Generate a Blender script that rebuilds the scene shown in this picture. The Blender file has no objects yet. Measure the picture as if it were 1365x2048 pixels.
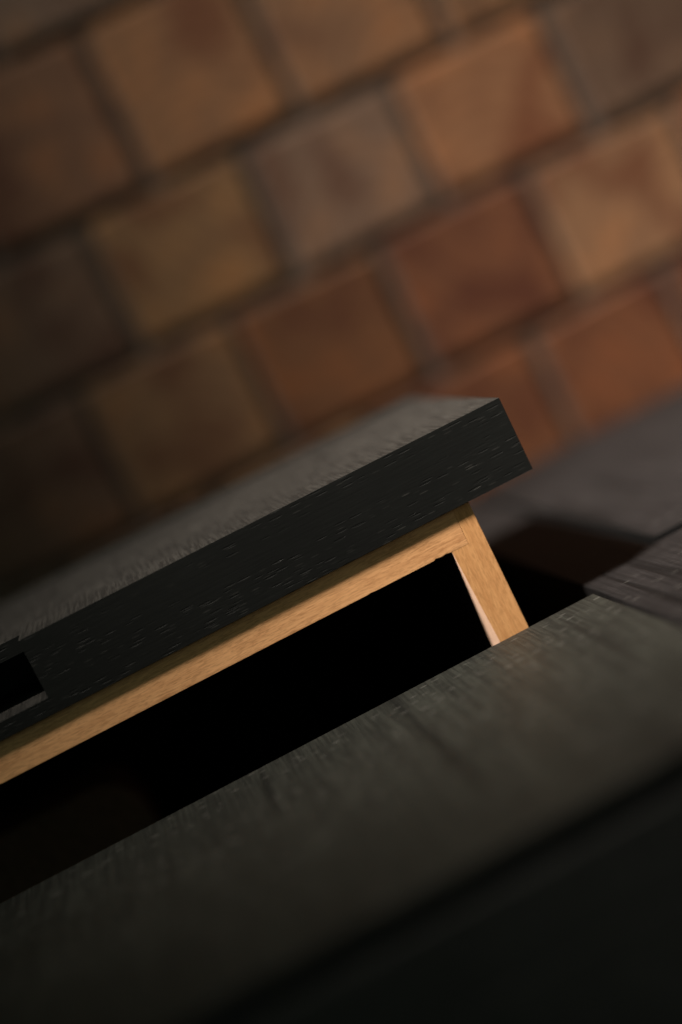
import bpy, bmesh, math, random
from mathutils import Vector, Matrix
random.seed(7)
scene = bpy.context.scene
C = scene.collection

# ------------------------------------------------------------------ camera
cam_d = bpy.data.cameras.new('camera'); cam = bpy.data.objects.new('camera', cam_d); C.objects.link(cam)
scene.camera = cam
cam_d.sensor_fit = 'HORIZONTAL'; cam_d.sensor_width = 24.0; cam_d.lens = 61.08
cam_d.clip_start = 0.01; cam_d.clip_end = 50
Rm = Matrix(((0.88648698, 0.45050569, -0.10576128), (-0.43780684, 0.89052609, 0.12364649), (0.14988663, -0.06330799, 0.98667426)))
M4 = Rm.to_4x4(); M4.translation = Vector((-0.08957558, 0.04342908, 0.40495007)); cam.matrix_world = M4
cam_d.dof.use_dof = True; cam_d.dof.focus_distance = 0.411; cam_d.dof.aperture_fstop = 2.9
cam_d.dof.aperture_blades = 0

# ------------------------------------------------------------------ world, lamp, exposure
w = bpy.data.worlds.new('World'); scene.world = w; w.use_nodes = True
bg = w.node_tree.nodes['Background']; # a dim room: the only soft light comes in low from the window side, the ceiling is dark
wt = w.node_tree
wc = wt.nodes.new('ShaderNodeTexCoord'); wd = wt.nodes.new('ShaderNodeVectorMath'); wd.operation = 'DOT_PRODUCT'
wd.inputs[1].default_value = Vector((-0.25, 0.96, 0.12)).normalized()
wr = wt.nodes.new('ShaderNodeMapRange'); wr.inputs['From Min'].default_value = 0.25; wr.inputs['From Max'].default_value = 1.0
wr.inputs['To Min'].default_value = 0.045; wr.inputs['To Max'].default_value = 0.23
wt.links.new(wc.outputs['Generated'], wd.inputs[0]); wt.links.new(wd.outputs['Value'], wr.inputs['Value']); wt.links.new(wr.outputs[0], bg.inputs[1])
bg.inputs[0].default_value = (0.64, 0.90, 0.72, 1)
sd = bpy.data.lights.new('window_light', 'SPOT'); so = bpy.data.objects.new('window_light', sd); C.objects.link(so)
L = Vector((0.445, -1.0, -0.255)).normalized()
aim = Vector((0.128, 0.02, -0.055))
so.location = Vector((0, 0, 0)) - L * 1.7
sd.energy = 860; sd.color = (1.0, 0.90, 0.80); sd.shadow_soft_size = 0.12
sd.spot_size = math.radians(17.1); sd.spot_blend = 1.0
so.rotation_euler = (aim - so.location).to_track_quat('-Z', 'Y').to_euler()
scene.view_settings.view_transform = 'Standard'; scene.view_settings.look = 'None'
scene.view_settings.gamma = 1; scene.view_settings.exposure = 0
scene.view_settings.use_curve_mapping = False
scene.render.engine = 'CYCLES'
scene.cycles.max_bounces = 6

# ------------------------------------------------------------------ materials
class NT:
    def __init__(s, name):
        s.m = bpy.data.materials.new(name); s.m.use_nodes = True
        s.t = s.m.node_tree; s.b = s.t.nodes['Principled BSDF']
    def n(s, kind, **kw):
        nd = s.t.nodes.new(kind)
        for k, v in kw.items():
            if k.startswith('i_'):
                key = k[2:]
                nd.inputs[int(key) if key.isdigit() else key].default_value = v
            else: setattr(nd, k, v)
        return nd
    def l(s, a, b): s.t.links.new(a, b)
    def coords(s, scale, rot=(0, 0, 0), src='Object'):
        tc = s.n('ShaderNodeTexCoord'); mp = s.n('ShaderNodeMapping')
        mp.inputs['Scale'].default_value = scale; mp.inputs['Rotation'].default_value = rot
        s.l(tc.outputs[src], mp.inputs['Vector']); return mp.outputs[0]
    def noise(s, vec, scale=1, detail=2, rough=.5, dist=0):
        n = s.n('ShaderNodeTexNoise'); n.inputs['Scale'].default_value = scale; n.inputs['Detail'].default_value = detail
        n.inputs['Roughness'].default_value = rough; n.inputs['Distortion'].default_value = dist
        s.l(vec, n.inputs['Vector']); return n.outputs['Fac']
    def ramp(s, fac, a, b, lo=0., hi=1.):
        r = s.n('ShaderNodeMapRange'); r.inputs['From Min'].default_value = a; r.inputs['From Max'].default_value = b
        r.inputs['To Min'].default_value = lo; r.inputs['To Max'].default_value = hi
        s.l(fac, r.inputs['Value']); return r.outputs[0]
    def math(s, op, a, b):
        m = s.n('ShaderNodeMath', operation=op)
        for i, v in enumerate((a, b)):
            if isinstance(v, (int, float)): m.inputs[i].default_value = v
            else: s.l(v, m.inputs[i])
        return m.outputs[0]
    def mix(s, f, a, b, blend='MIX'):
        m = s.n('ShaderNodeMix', data_type='RGBA', blend_type=blend)
        if isinstance(f, (int, float)): m.inputs[0].default_value = f
        else: s.l(f, m.inputs[0])
        for i, v in ((6, a), (7, b)):
            if isinstance(v, tuple): m.inputs[i].default_value = (*v, 1)
            else: s.l(v, m.inputs[i])
        return m.outputs[2]
    def bump(s, h, dist, strength=1, prev=None):
        b = s.n('ShaderNodeBump'); b.inputs['Distance'].default_value = dist; b.inputs['Strength'].default_value = strength
        s.l(h, b.inputs['Height'])
        if prev is not None: s.l(prev, b.inputs['Normal'])
        return b.outputs[0]

def axes(grain, along, across):
    return tuple(along if a == grain else across for a in 'xyz')

def black_oak(name, grain='x', saw=None, many=0, zs=1, hair=.6, glint=.7, spec=.3, col=(0.017, 0.0165, 0.0155), pore=1.0, rough=.52, warm=0.0):
    """black stained open-pored oak; saw = axis along which faint saw strokes are spaced"""
    t = NT(name)
    def axes(g_, al, ac): return tuple(al if a == g_ else (ac * zs if a == 'z' else ac) for a in 'xyz')
    fib = t.noise(t.coords(axes(grain, 110, 1500)), 1, 3, .6)
    def voro(al, ac, off):
        v = t.n('ShaderNodeTexVoronoi'); v.inputs['Scale'].default_value = 1
        wv = t.n('ShaderNodeVectorMath', operation='ADD'); wv.inputs[1].default_value = (off, off, off)
        t.l(t.coords(axes(grain, al, ac)), wv.inputs[0]); t.l(wv.outputs[0], v.inputs['Vector'])
        sep = t.n('ShaderNodeSeparateColor'); t.l(v.outputs['Color'], sep.inputs[0])
        return v.outputs['Distance'], sep.outputs[0]
    pd, pc = voro(170, 1500, 0)
    fd, fc = voro(240, 2000, 9.3)
    band = t.noise(t.coords(axes(grain, 9, 300)), 1, 1, .5, .2)
    pores = t.math('MULTIPLY', t.math('MULTIPLY', t.ramp(pd, .34, .22), t.ramp(pc, .35, .40)), t.ramp(band, .40, .52))
    blot = t.noise(t.coords((28, 28, 28)), 1, 3, .55)
    c = t.mix(t.ramp(blot, .3, .7), tuple(v * .72 for v in col), tuple(v * 1.3 for v in col))
    c = t.mix(t.ramp(fib, .35, .65, 0, .55), c, tuple(v * .55 for v in col))
    h = t.math('SUBTRACT', t.math('MULTIPLY', fib, .35), t.math('MULTIPLY', pores, pore))
    nrm = t.bump(h, .00010, .8)
    if saw:
        s1 = t.noise(t.coords(tuple(1300 if a == saw else 45 for a in 'xyz')), 1, 3, .65)
        s2 = t.noise(t.coords(tuple(210 if a == saw else 7 for a in 'xyz')), 1, 2, .5, .3)
        line = t.ramp(s2, .63, .69)
        c = t.mix(t.ramp(s1, .42, .58, 0, hair), c, tuple(v * .35 for v in col))
        c = t.mix(t.math('MULTIPLY', line, .85), c, tuple(v * .22 for v in col))
        nrm = t.bump(s1, .00035, .9, nrm)
        nrm = t.bump(line, -.0003, .7, nrm)
    fleck = t.math('MULTIPLY', t.math('MULTIPLY', t.ramp(fd, .33, .20), t.ramp(fc, .52 - 3 * many, .95)), t.ramp(band, .44 - many, .56 - many))
    c = t.mix(t.math('MULTIPLY', fleck, glint), c, (.085, .082, .075))     # pale flecks painted in for light caught by the open pores
    t.l(c, t.b.inputs['Base Color']); t.l(nrm, t.b.inputs['Normal'])
    t.b.inputs['Roughness'].default_value = rough
    t.b.inputs['Specular IOR Level'].default_value = spec
    return t.m

def pale_wood(name, grain='x', col=(0.66, 0.365, 0.165), dark=(0.45, 0.205, 0.075)):
    t = NT(name)
    fib = t.noise(t.coords(axes(grain, 240, 2600)), 1, 3, .6)
    fine = t.noise(t.coords(axes(grain, 480, 3400)), 1, 2, .6)
    lines = t.noise(t.coords(axes(grain, 14, 900)), 1, 2, .55)
    blot = t.noise(t.coords(axes(grain, 45, 160)), 1, 2, .5)
    f = t.math('ADD', t.ramp(fib, .40, .70, 0, .55), t.ramp(lines, .45, .70, 0, .40))
    c = t.mix(f, col, dark)
    c = t.mix(t.ramp(fine, .50, .62, 0, .5), c, tuple(v * .75 for v in dark))
    c = t.mix(t.ramp(blot, .35, .7, 0, .30), c, tuple(v * 1.18 for v in col))
    t.l(c, t.b.inputs['Base Color'])
    t.l(t.bump(t.math('ADD', fib, t.math('MULTIPLY', fine, .6)), .00004, .6), t.b.inputs['Normal'])
    t.b.inputs['Roughness'].default_value = .5
    t.b.inputs['Specular IOR Level'].default_value = .35
    return t.m

def plain(name, col, rough=.7, nscale=300, spec=.3):
    t = NT(name)
    n = t.noise(t.coords((nscale,) * 3), 1, 4, .6)
    t.l(t.mix(t.ramp(n, .3, .7), tuple(v * .7 for v in col), tuple(v * 1.2 for v in col)), t.b.inputs['Base Color'])
    t.l(t.bump(n, .0003, .5), t.b.inputs['Normal'])
    t.b.inputs['Roughness'].default_value = rough; t.b.inputs['Specular IOR Level'].default_value = spec
    return t.m

M_edge = black_oak('black_oak_edge', 'x', None, col=(0.0062, 0.0066, 0.0061), rough=.5, glint=.28, pore=.55)
M_front = black_oak('black_oak_front', 'x', 'x', zs=.4, hair=.95, glint=.3, col=(0.0275, 0.0262, 0.0235))
M_upper = black_oak('black_oak_upper_front', 'x', 'x', zs=.27, hair=.75, glint=.55, many=.10, col=(0.0225, 0.0236, 0.0195))
M_frame = black_oak('black_oak_frame', 'x', 'x', zs=.3, hair=.6, glint=.4, spec=.15, rough=.6, col=(0.0140, 0.0126, 0.0128))
M_top = black_oak('black_oak_top', 'x', None, col=(0.017, 0.0165, 0.0155), rough=.6)
M_dark = plain('black_interior_and_shade', (0.004, 0.004, 0.004), .9, 300, .1)  # also painted as shade on door edges and drawer side inner faces
M_beech_x = pale_wood('pale_wood_long', 'x', (.78, .42, .19), (.46, .205, .078))
M_lit_arris = pale_wood('pale_wood_lit_arris', 'y', (.66, .45, .33), (.58, .36, .24))  # paler colour painted for the light wedge along the side's inner edge
M_beech_y = pale_wood('pale_wood_deep', 'y', (.68, .355, .145), (.46, .20, .068))

# ------------------------------------------------------------------ builders
def add_box(bm, a, b):
    x0, x1 = sorted((a[0], b[0])); y0, y1 = sorted((a[1], b[1])); z0, z1 = sorted((a[2], b[2]))
    v = [bm.verts.new(p) for p in ((x0,y0,z0),(x1,y0,z0),(x1,y1,z0),(x0,y1,z0),(x0,y0,z1),(x1,y0,z1),(x1,y1,z1),(x0,y1,z1))]
    for f in ((0,3,2,1),(4,5,6,7),(0,1,5,4),(1,2,6,5),(2,3,7,6),(3,0,4,7)): bm.faces.new([v[i] for i in f])

def link(name, bm, mats, parent=None, bevel=0, seg=2):
    me = bpy.data.meshes.new(name); bm.to_mesh(me); bm.free()
    o = bpy.data.objects.new(name, me); C.objects.link(o)
    for m in (mats if isinstance(mats, (list, tuple)) else [mats]): me.materials.append(m)
    if parent is not None:
        o.parent = parent
        o.matrix_parent_inverse = world_of(parent).inverted()
    if bevel:
        b = o.modifiers.new('bevel', 'BEVEL'); b.width = bevel; b.segments = seg; b.limit_method = 'ANGLE'; b.angle_limit = math.radians(40)
    return o
def world_of(o):
    m = Matrix.Translation(o.location)
    return m if o.parent is None else (world_of(o.parent) @ o.matrix_parent_inverse @ m)
def boxes(name, lst, mats, parent=None, bevel=.0004):
    bm = bmesh.new()
    for a, b in lst: add_box(bm, a, b)
    return link(name, bm, mats, parent, bevel)
def cut(o, lst):
    """carve rectangular recesses into a mesh"""
    cs = []
    bev = [m for m in o.modifiers if m.type == 'BEVEL']
    for m in bev: o.modifiers.remove(m)
    for a, b in lst:
        bm = bmesh.new(); add_box(bm, a, b); c = link('cutter', bm, []); cs.append(c)
        md = o.modifiers.new('cut', 'BOOLEAN'); md.operation = 'DIFFERENCE'; md.object = c; md.solver = 'EXACT'
    bpy.context.view_layer.update()
    dg = bpy.context.evaluated_depsgraph_get(); me = bpy.data.meshes.new_from_object(o.evaluated_get(dg))
    for m in list(o.modifiers): o.modifiers.remove(m)
    o.data = me
    for c in cs: bpy.data.objects.remove(c, do_unlink=True)
    b = o.modifiers.new('bevel', 'BEVEL'); b.width = .0003; b.segments = 2; b.limit_method = 'ANGLE'; b.angle_limit = math.radians(40)
def by_normal(o, top=1):
    """horizontal faces take material slot 1"""
    for p in o.data.polygons:
        p.material_index = top if abs(p.normal.z) > .7 else 0
def thing(name, label, cat, loc):
    o = bpy.data.objects.new(name, None); C.objects.link(o); o.location = loc; o.empty_display_size = .05
    o['label'] = label; o['category'] = cat
    return o

FZ = -0.250            # floor level
YF = -0.05226          # plane of the cabinet's closed fronts
T = 0.019

# ------------------------------------------------------------------ floor of end-grain wood blocks
def make_floor():
    t = NT('end_grain_wood_blocks')
    vc = t.n('ShaderNodeVertexColor', layer_name='block_tone')
    uv = t.n('ShaderNodeUVMap', uv_map='ring_map')
    dist = t.n('ShaderNodeVectorMath', operation='LENGTH'); t.l(uv.outputs[0], dist.inputs[0])
    wob = t.noise(t.coords((22, 22, 22)), 1, 3, .6)
    rr = t.math('ADD', t.math('MULTIPLY', dist.outputs['Value'], 900.), t.math('MULTIPLY', wob, 9.))
    rings = t.ramp(t.math('SINE', rr, 0), -1, 1)
    patch = t.noise(t.coords((38, 38, 38)), 1, 3, .6, .5)
    fine = t.noise(t.coords((420, 420, 420)), 1, 3, .6)
    c = vc.outputs['Color']
    c = t.mix(t.math('MULTIPLY', rings, .35), c, t.mix(1., c, (.55, .42, .34), 'MULTIPLY'))
    c = t.mix(t.ramp(patch, .48, .62, 0, .8), c, t.mix(1., c, (.55, .34, .24), 'MULTIPLY'))
    c = t.mix(t.ramp(patch, .46, .32, 0, .8), c, t.mix(1., c, (1.5, 1.25, .95), 'MULTIPLY'))
    c = t.mix(t.ramp(fine, .4, .7, 0, .35), c, t.mix(1., c, (.5, .5, .5), 'MULTIPLY'))
    t.l(c, t.b.inputs['Base Color']); t.l(t.bump(fine, .0006, .5), t.b.inputs['Normal'])
    t.b.inputs['Roughness'].default_value = .62
    grout = plain('dark_block_joint', (0.086, 0.062, 0.048), .85, 250)
    bm = bmesh.new(); cl = bm.loops.layers.float_color.new('block_tone'); uvl = bm.loops.layers.uv.new('ring_map')
    base = {'o': (.245, .120, .055), 'b': (.205, .103, .052), 'r': (.130, .046, .017), 'g': (.160, .100, .068), 'd': (.125, .070, .043), 'm': (.180, .088, .043)}
    rows = {  # y0: (y1, [joints near view], kinds between the joints)
        .166: (.228, [-.155, -.092, -.060, .004, .068, .131, .196, .26], 'mdgmbdm'),
        .102: (.166, [-.155, -.092, -.0285, .0345, .098, .161, .224, .288], 'mmobmmb'),
        .048: (.102, [-.186, -.122, -.0585, .0065, .069, .1345, .199, .262], 'ddogodm'),
        -.008: (.048, [-.150, -.0875, -.025, .0365, .102, .166, .230], 'dmrrbmm'),
        -.070: (-.008, [-.185, -.122, -.0585, .005, .077, .135, .199, .262], 'ddmrrrm'),
    }
    def tone(k):
        j = random.uniform(.88, 1.12); return tuple(v * j * random.uniform(.94, 1.06) for v in base[k])
    g = .0029
    def block(x0, x1, y0, y1, k):
        x0 += g * random.uniform(.7, 1.15); x1 -= g * random.uniform(.7, 1.15); y0 += g * random.uniform(.8, 1.1); y1 -= g * random.uniform(.8, 1.1)
        sk = lambda: random.uniform(-.0008, .0008)
        zt = FZ + random.uniform(-.0004, .0004); r = .0009
        outer = [(x0+sk(), y0+sk()), (x1+sk(), y0+sk()), (x1+sk(), y1+sk()), (x0+sk(), y1+sk())]
        cx, cy = (x0+x1)/2, (y0+y1)/2
        inner = [(x + (r if x < cx else -r), y + (r if y < cy else -r)) for x, y in outer]
        vb = [bm.verts.new((x, y, FZ - .012)) for x, y in outer]
        vm = [bm.verts.new((x, y, zt - r)) for x, y in outer]
        vt = [bm.verts.new((x, y, zt)) for x, y in inner]
        col = tone(k); ox, oy = cx + random.uniform(-.05, .05), cy + random.uniform(-.05, .05)
        fs = [bm.faces.new(vt)]
        for i in range(4):
            j = (i+1) % 4; fs += [bm.faces.new((vb[i], vb[j], vm[j], vm[i])), bm.faces.new((vm[i], vm[j], vt[j], vt[i]))]
        for f in fs:
            for lp in f.loops:
                lp[cl] = (*col, 1); lp[uvl].uv = (lp.vert.co.x - ox, lp.vert.co.y - oy)
    keys = 'mbdogrmb'
    ys = sorted(rows)
    y = -.070 - .0605 * 12; allrows = []
    while y < -.08: allrows.append((y, y + .0605, None)); y += .0605
    allrows[-1] = (allrows[-1][0], -.070, None)
    for k in ys: allrows.append((k, rows[k][0], rows[k]))
    y = .228
    while y < 1.5: allrows.append((y, y + .0605, None)); y += .0605
    for n, (y0, y1, d) in enumerate(allrows):
        if d:
            js = list(d[1]); kinds = list(d[2])
            for i in range(len(js) - 1): block(js[i], js[i+1], y0, y1, kinds[i % len(kinds)])
            lo, hi = js[0], js[-1]
        else:
            lo = hi = -.02 + .032 * (n % 2)
        x = hi
        while x < 1.0: block(x, x + .0637, y0, y1, random.choice(keys)); x += .0637
        x = lo
        while x > -1.2: block(x - .0637, x, y0, y1, random.choice(keys)); x -= .0637
    for f in bm.faces: f.material_index = 0
    # bed that fills the joints
    v = [bm.verts.new(p) for p in ((-3, -3, FZ - .0022), (3, -3, FZ - .0022), (3, 3, FZ - .0022), (-3, 3, FZ - .0022))]
    f = bm.faces.new(v); f.material_index = 1
    o = link('floor', bm, [t.m, grout]); o['kind'] = 'structure'
    o['label'] = 'floor of square end-grain wood blocks with dark joints'
make_floor()

# ------------------------------------------------------------------ cabinet
X0, X1 = -.372, .42          # cabinet sides
ZT = .1325                   # top
XC = .0224                   # right edge of the stile
CD = -.42                    # back
cab = thing('cabinet', 'black stained oak cabinet with one drawer pulled open above a wood block floor', 'cabinet', (0, -.2, FZ))
# carcass
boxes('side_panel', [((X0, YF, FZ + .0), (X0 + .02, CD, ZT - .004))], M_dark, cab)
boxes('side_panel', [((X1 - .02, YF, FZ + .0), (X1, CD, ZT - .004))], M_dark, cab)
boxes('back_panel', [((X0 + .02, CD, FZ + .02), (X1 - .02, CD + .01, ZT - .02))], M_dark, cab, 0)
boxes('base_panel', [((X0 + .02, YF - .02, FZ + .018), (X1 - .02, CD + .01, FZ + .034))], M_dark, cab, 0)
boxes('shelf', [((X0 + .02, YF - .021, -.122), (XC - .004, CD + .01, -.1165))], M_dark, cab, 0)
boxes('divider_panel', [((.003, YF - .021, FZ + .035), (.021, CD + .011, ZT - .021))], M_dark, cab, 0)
boxes('plinth', [((X0 + .021, YF - .012, FZ), (X1 - .021, YF - .03, FZ + .017))], M_frame, cab)
top = boxes('top_board', [((X0, YF - .0060, ZT - .0040), (X1, YF - .0211, ZT)), ((X0, YF - .0211, ZT - .019), (X1, CD - .002, ZT))], [M_top, M_top], cab, .0006)
# face frame: stile beside the drawers and deep rail over the right door, one flat face
bm = bmesh.new()
xs = [0.0009, XC, X1 - .022]; 
prof = [(0.0009, FZ + .018), (XC, FZ + .018), (XC, -.0150), (X1 - .021, -.0150), (X1 - .021, ZT - .0), (0.0009, ZT - .0)]
vf = [bm.verts.new((x, YF, z)) for x, z in prof]; vb = [bm.verts.new((x, YF - .0198, z)) for x, z in prof]
bm.faces.new(vf); bm.faces.new(vb[::-1])
for i in range(6): j = (i+1) % 6; bm.faces.new((vf[j], vf[i], vb[i], vb[j]))
bmesh.ops.recalc_face_normals(bm, faces=bm.faces)
ff = link('face_frame', bm, [M_frame, M_top], cab, .0003)
cut(ff, [((-.1, YF - .0013, ZT - .0042), (.6, YF - .03, ZT + .1))]); by_normal(ff)
# inset door at the right, closed
G = .0038
dr = boxes('door', [((XC + G, YF - .0002, FZ + .019), (X1 - .024, YF - .019, -.0225))], [M_frame, M_dark], cab, .0003)
for p in dr.data.polygons: p.material_index = 0 if p.normal.y > .7 else 1      # narrow edges coloured near black, painting the shade in the gaps
dr['label'] = 'closed flat black door right of the open drawer'
# closed drawer above the open one
up = boxes('drawer', [((X0 + .0215, YF, .0030), (-.0004, YF - T, ZT - .0006))], [M_upper, M_top], cab, .0003)
cut(up, [((-.6, YF - .0013, ZT - .0042), (.2, YF - .03, ZT + .1))]); by_normal(up)
up['label'] = 'closed upper black drawer front'
# closed drawer below
lo = boxes('drawer', [((X0 + .0215, YF, -.1150), (-.0004, YF - T, FZ + .019))], [M_front, M_top], cab, .0004); by_normal(lo)
lo['label'] = 'closed lower black drawer front'

# the open drawer: front is the part, the box pieces are its sub-parts
DX = -.3495; HF = .1129
od = boxes('drawer', [((DX, 0, -HF), (0, -T, 0))], [M_front, M_edge], cab, .0003)
cut(od, [((-.2266, .01, -.0100), (-.1267, -.0150, .01)), ((-.2267, -.0040, -.040), (-.12665, -.01502, .0101))])
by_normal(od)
od['label'] = 'pulled open middle drawer with black front and pale wooden box'
XB, XI, YI, HB = .0174, .0263, -.0282, -.0011
BZ = -.1
back = -.42
# right side with its tongue lapping round the inner front
def side(xo, xi, s):
    bm = bmesh.new(); ez = .0075; ex = .0010
    tong = xo + s * .00437
    prof = [(xo, -T - .0002), (tong, -T - .0002), (tong, YI + .0030), (tong, YI + .0002), (xi, YI + .0002), (xi, -.38), (xo, -.38)]
    a = [bm.verts.new((x, y, HB)) for x, y in prof]; b = [bm.verts.new((x, y, BZ)) for x, y in prof]
    # added chamfer imitates the wedge of light, runs out at the corner
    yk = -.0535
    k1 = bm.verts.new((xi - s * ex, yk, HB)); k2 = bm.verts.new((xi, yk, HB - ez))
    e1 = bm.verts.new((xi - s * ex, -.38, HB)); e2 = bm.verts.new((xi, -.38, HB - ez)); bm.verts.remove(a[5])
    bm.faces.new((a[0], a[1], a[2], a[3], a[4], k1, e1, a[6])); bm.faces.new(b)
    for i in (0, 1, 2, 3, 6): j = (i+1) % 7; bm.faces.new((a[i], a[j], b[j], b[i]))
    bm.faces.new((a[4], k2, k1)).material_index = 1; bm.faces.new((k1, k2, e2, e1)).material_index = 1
    bm.faces.new((a[4], k2, e2, b[5], b[4])).material_index = 2; bm.faces.new((e1, e2, b[5], b[6], a[6]))  # inner face coloured black to paint the shade inside the drawer
    bmesh.ops.recalc_face_normals(bm, faces=bm.faces)
    so_ = link('side_panel', bm, [M_beech_y, M_lit_arris, M_dark], od, .00008)
    return so_
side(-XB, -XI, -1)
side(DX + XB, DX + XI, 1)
# inner front with a small chipped lower arris near the corner
bm = bmesh.new()
xe0, xe1 = DX + XB + .0044, -XB - .0044
pts = [(xe0, -T - .0002), (xe1, -T - .0002), (xe1, YI), (-XI - .0001, YI)]
for x, y in ((-.0268, .0), (-.0279, .00022), (-.0290, .00004), (-.0305, .00030), (-.0312, 0.), (-.047, .0), (-.048, .00012), (-.0495, 0)):
    pts.append((x, YI + y))
pts.append((xe0, YI))
a = [bm.verts.new((x, y, HB + .00003)) for x, y in pts]; b = [bm.verts.new((x, y, BZ)) for x, y in pts]
bm.faces.new(a); bm.faces.new(b)
for i in range(len(pts)): j = (i+1) % len(pts); bm.faces.new((a[i], a[j], b[j], b[i]))
bmesh.ops.recalc_face_normals(bm, faces=bm.faces)
inner = link('inner_front', bm, M_beech_x, od, .00008)
boxes('drawer_back', [((DX + XI + .0002, -.371, HB - .01), (-XI - .0002, -.38, BZ))], M_beech_x, od, .0003)
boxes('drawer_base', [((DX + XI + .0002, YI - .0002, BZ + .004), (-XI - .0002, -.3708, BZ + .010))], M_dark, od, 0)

# dim brown case lying in the drawer
def rounded_case(name, x0, x1, y0, y1, z0, z1, r, mat):
    bm = bmesh.new(); ring = []
    for cx, cy, a0 in ((x1 - r, y1 - r, 0), (x0 + r, y1 - r, 90), (x0 + r, y0 + r, 180), (x1 - r, y0 + r, 270)):
        for k in range(9):
            a = math.radians(a0 + k * 90 / 8); ring.append((cx + r * math.cos(a), cy + r * math.sin(a)))
    a = [bm.verts.new((x, y, z1)) for x, y in ring]; b = [bm.verts.new((x, y, z0)) for x, y in ring]
    bm.faces.new(a); bm.faces.new(b[::-1])
    for i in range(len(ring)): j = (i+1) % len(ring); bm.faces.new((a[j], a[i], b[i], b[j]))
    bmesh.ops.recalc_face_normals(bm, faces=bm.faces)
    return link(name, bm, mat, None, .002, 3)
case = rounded_case('leather_case', -.27, -.1215, -.150, -.0505, BZ + .011, -.058, .012, plain('dark_brown_leather', (.20, .115, .075), .6, 500))
case['label'] = 'dim dark brown flat case with rounded corners lying inside the open drawer'
case['category'] = 'case'
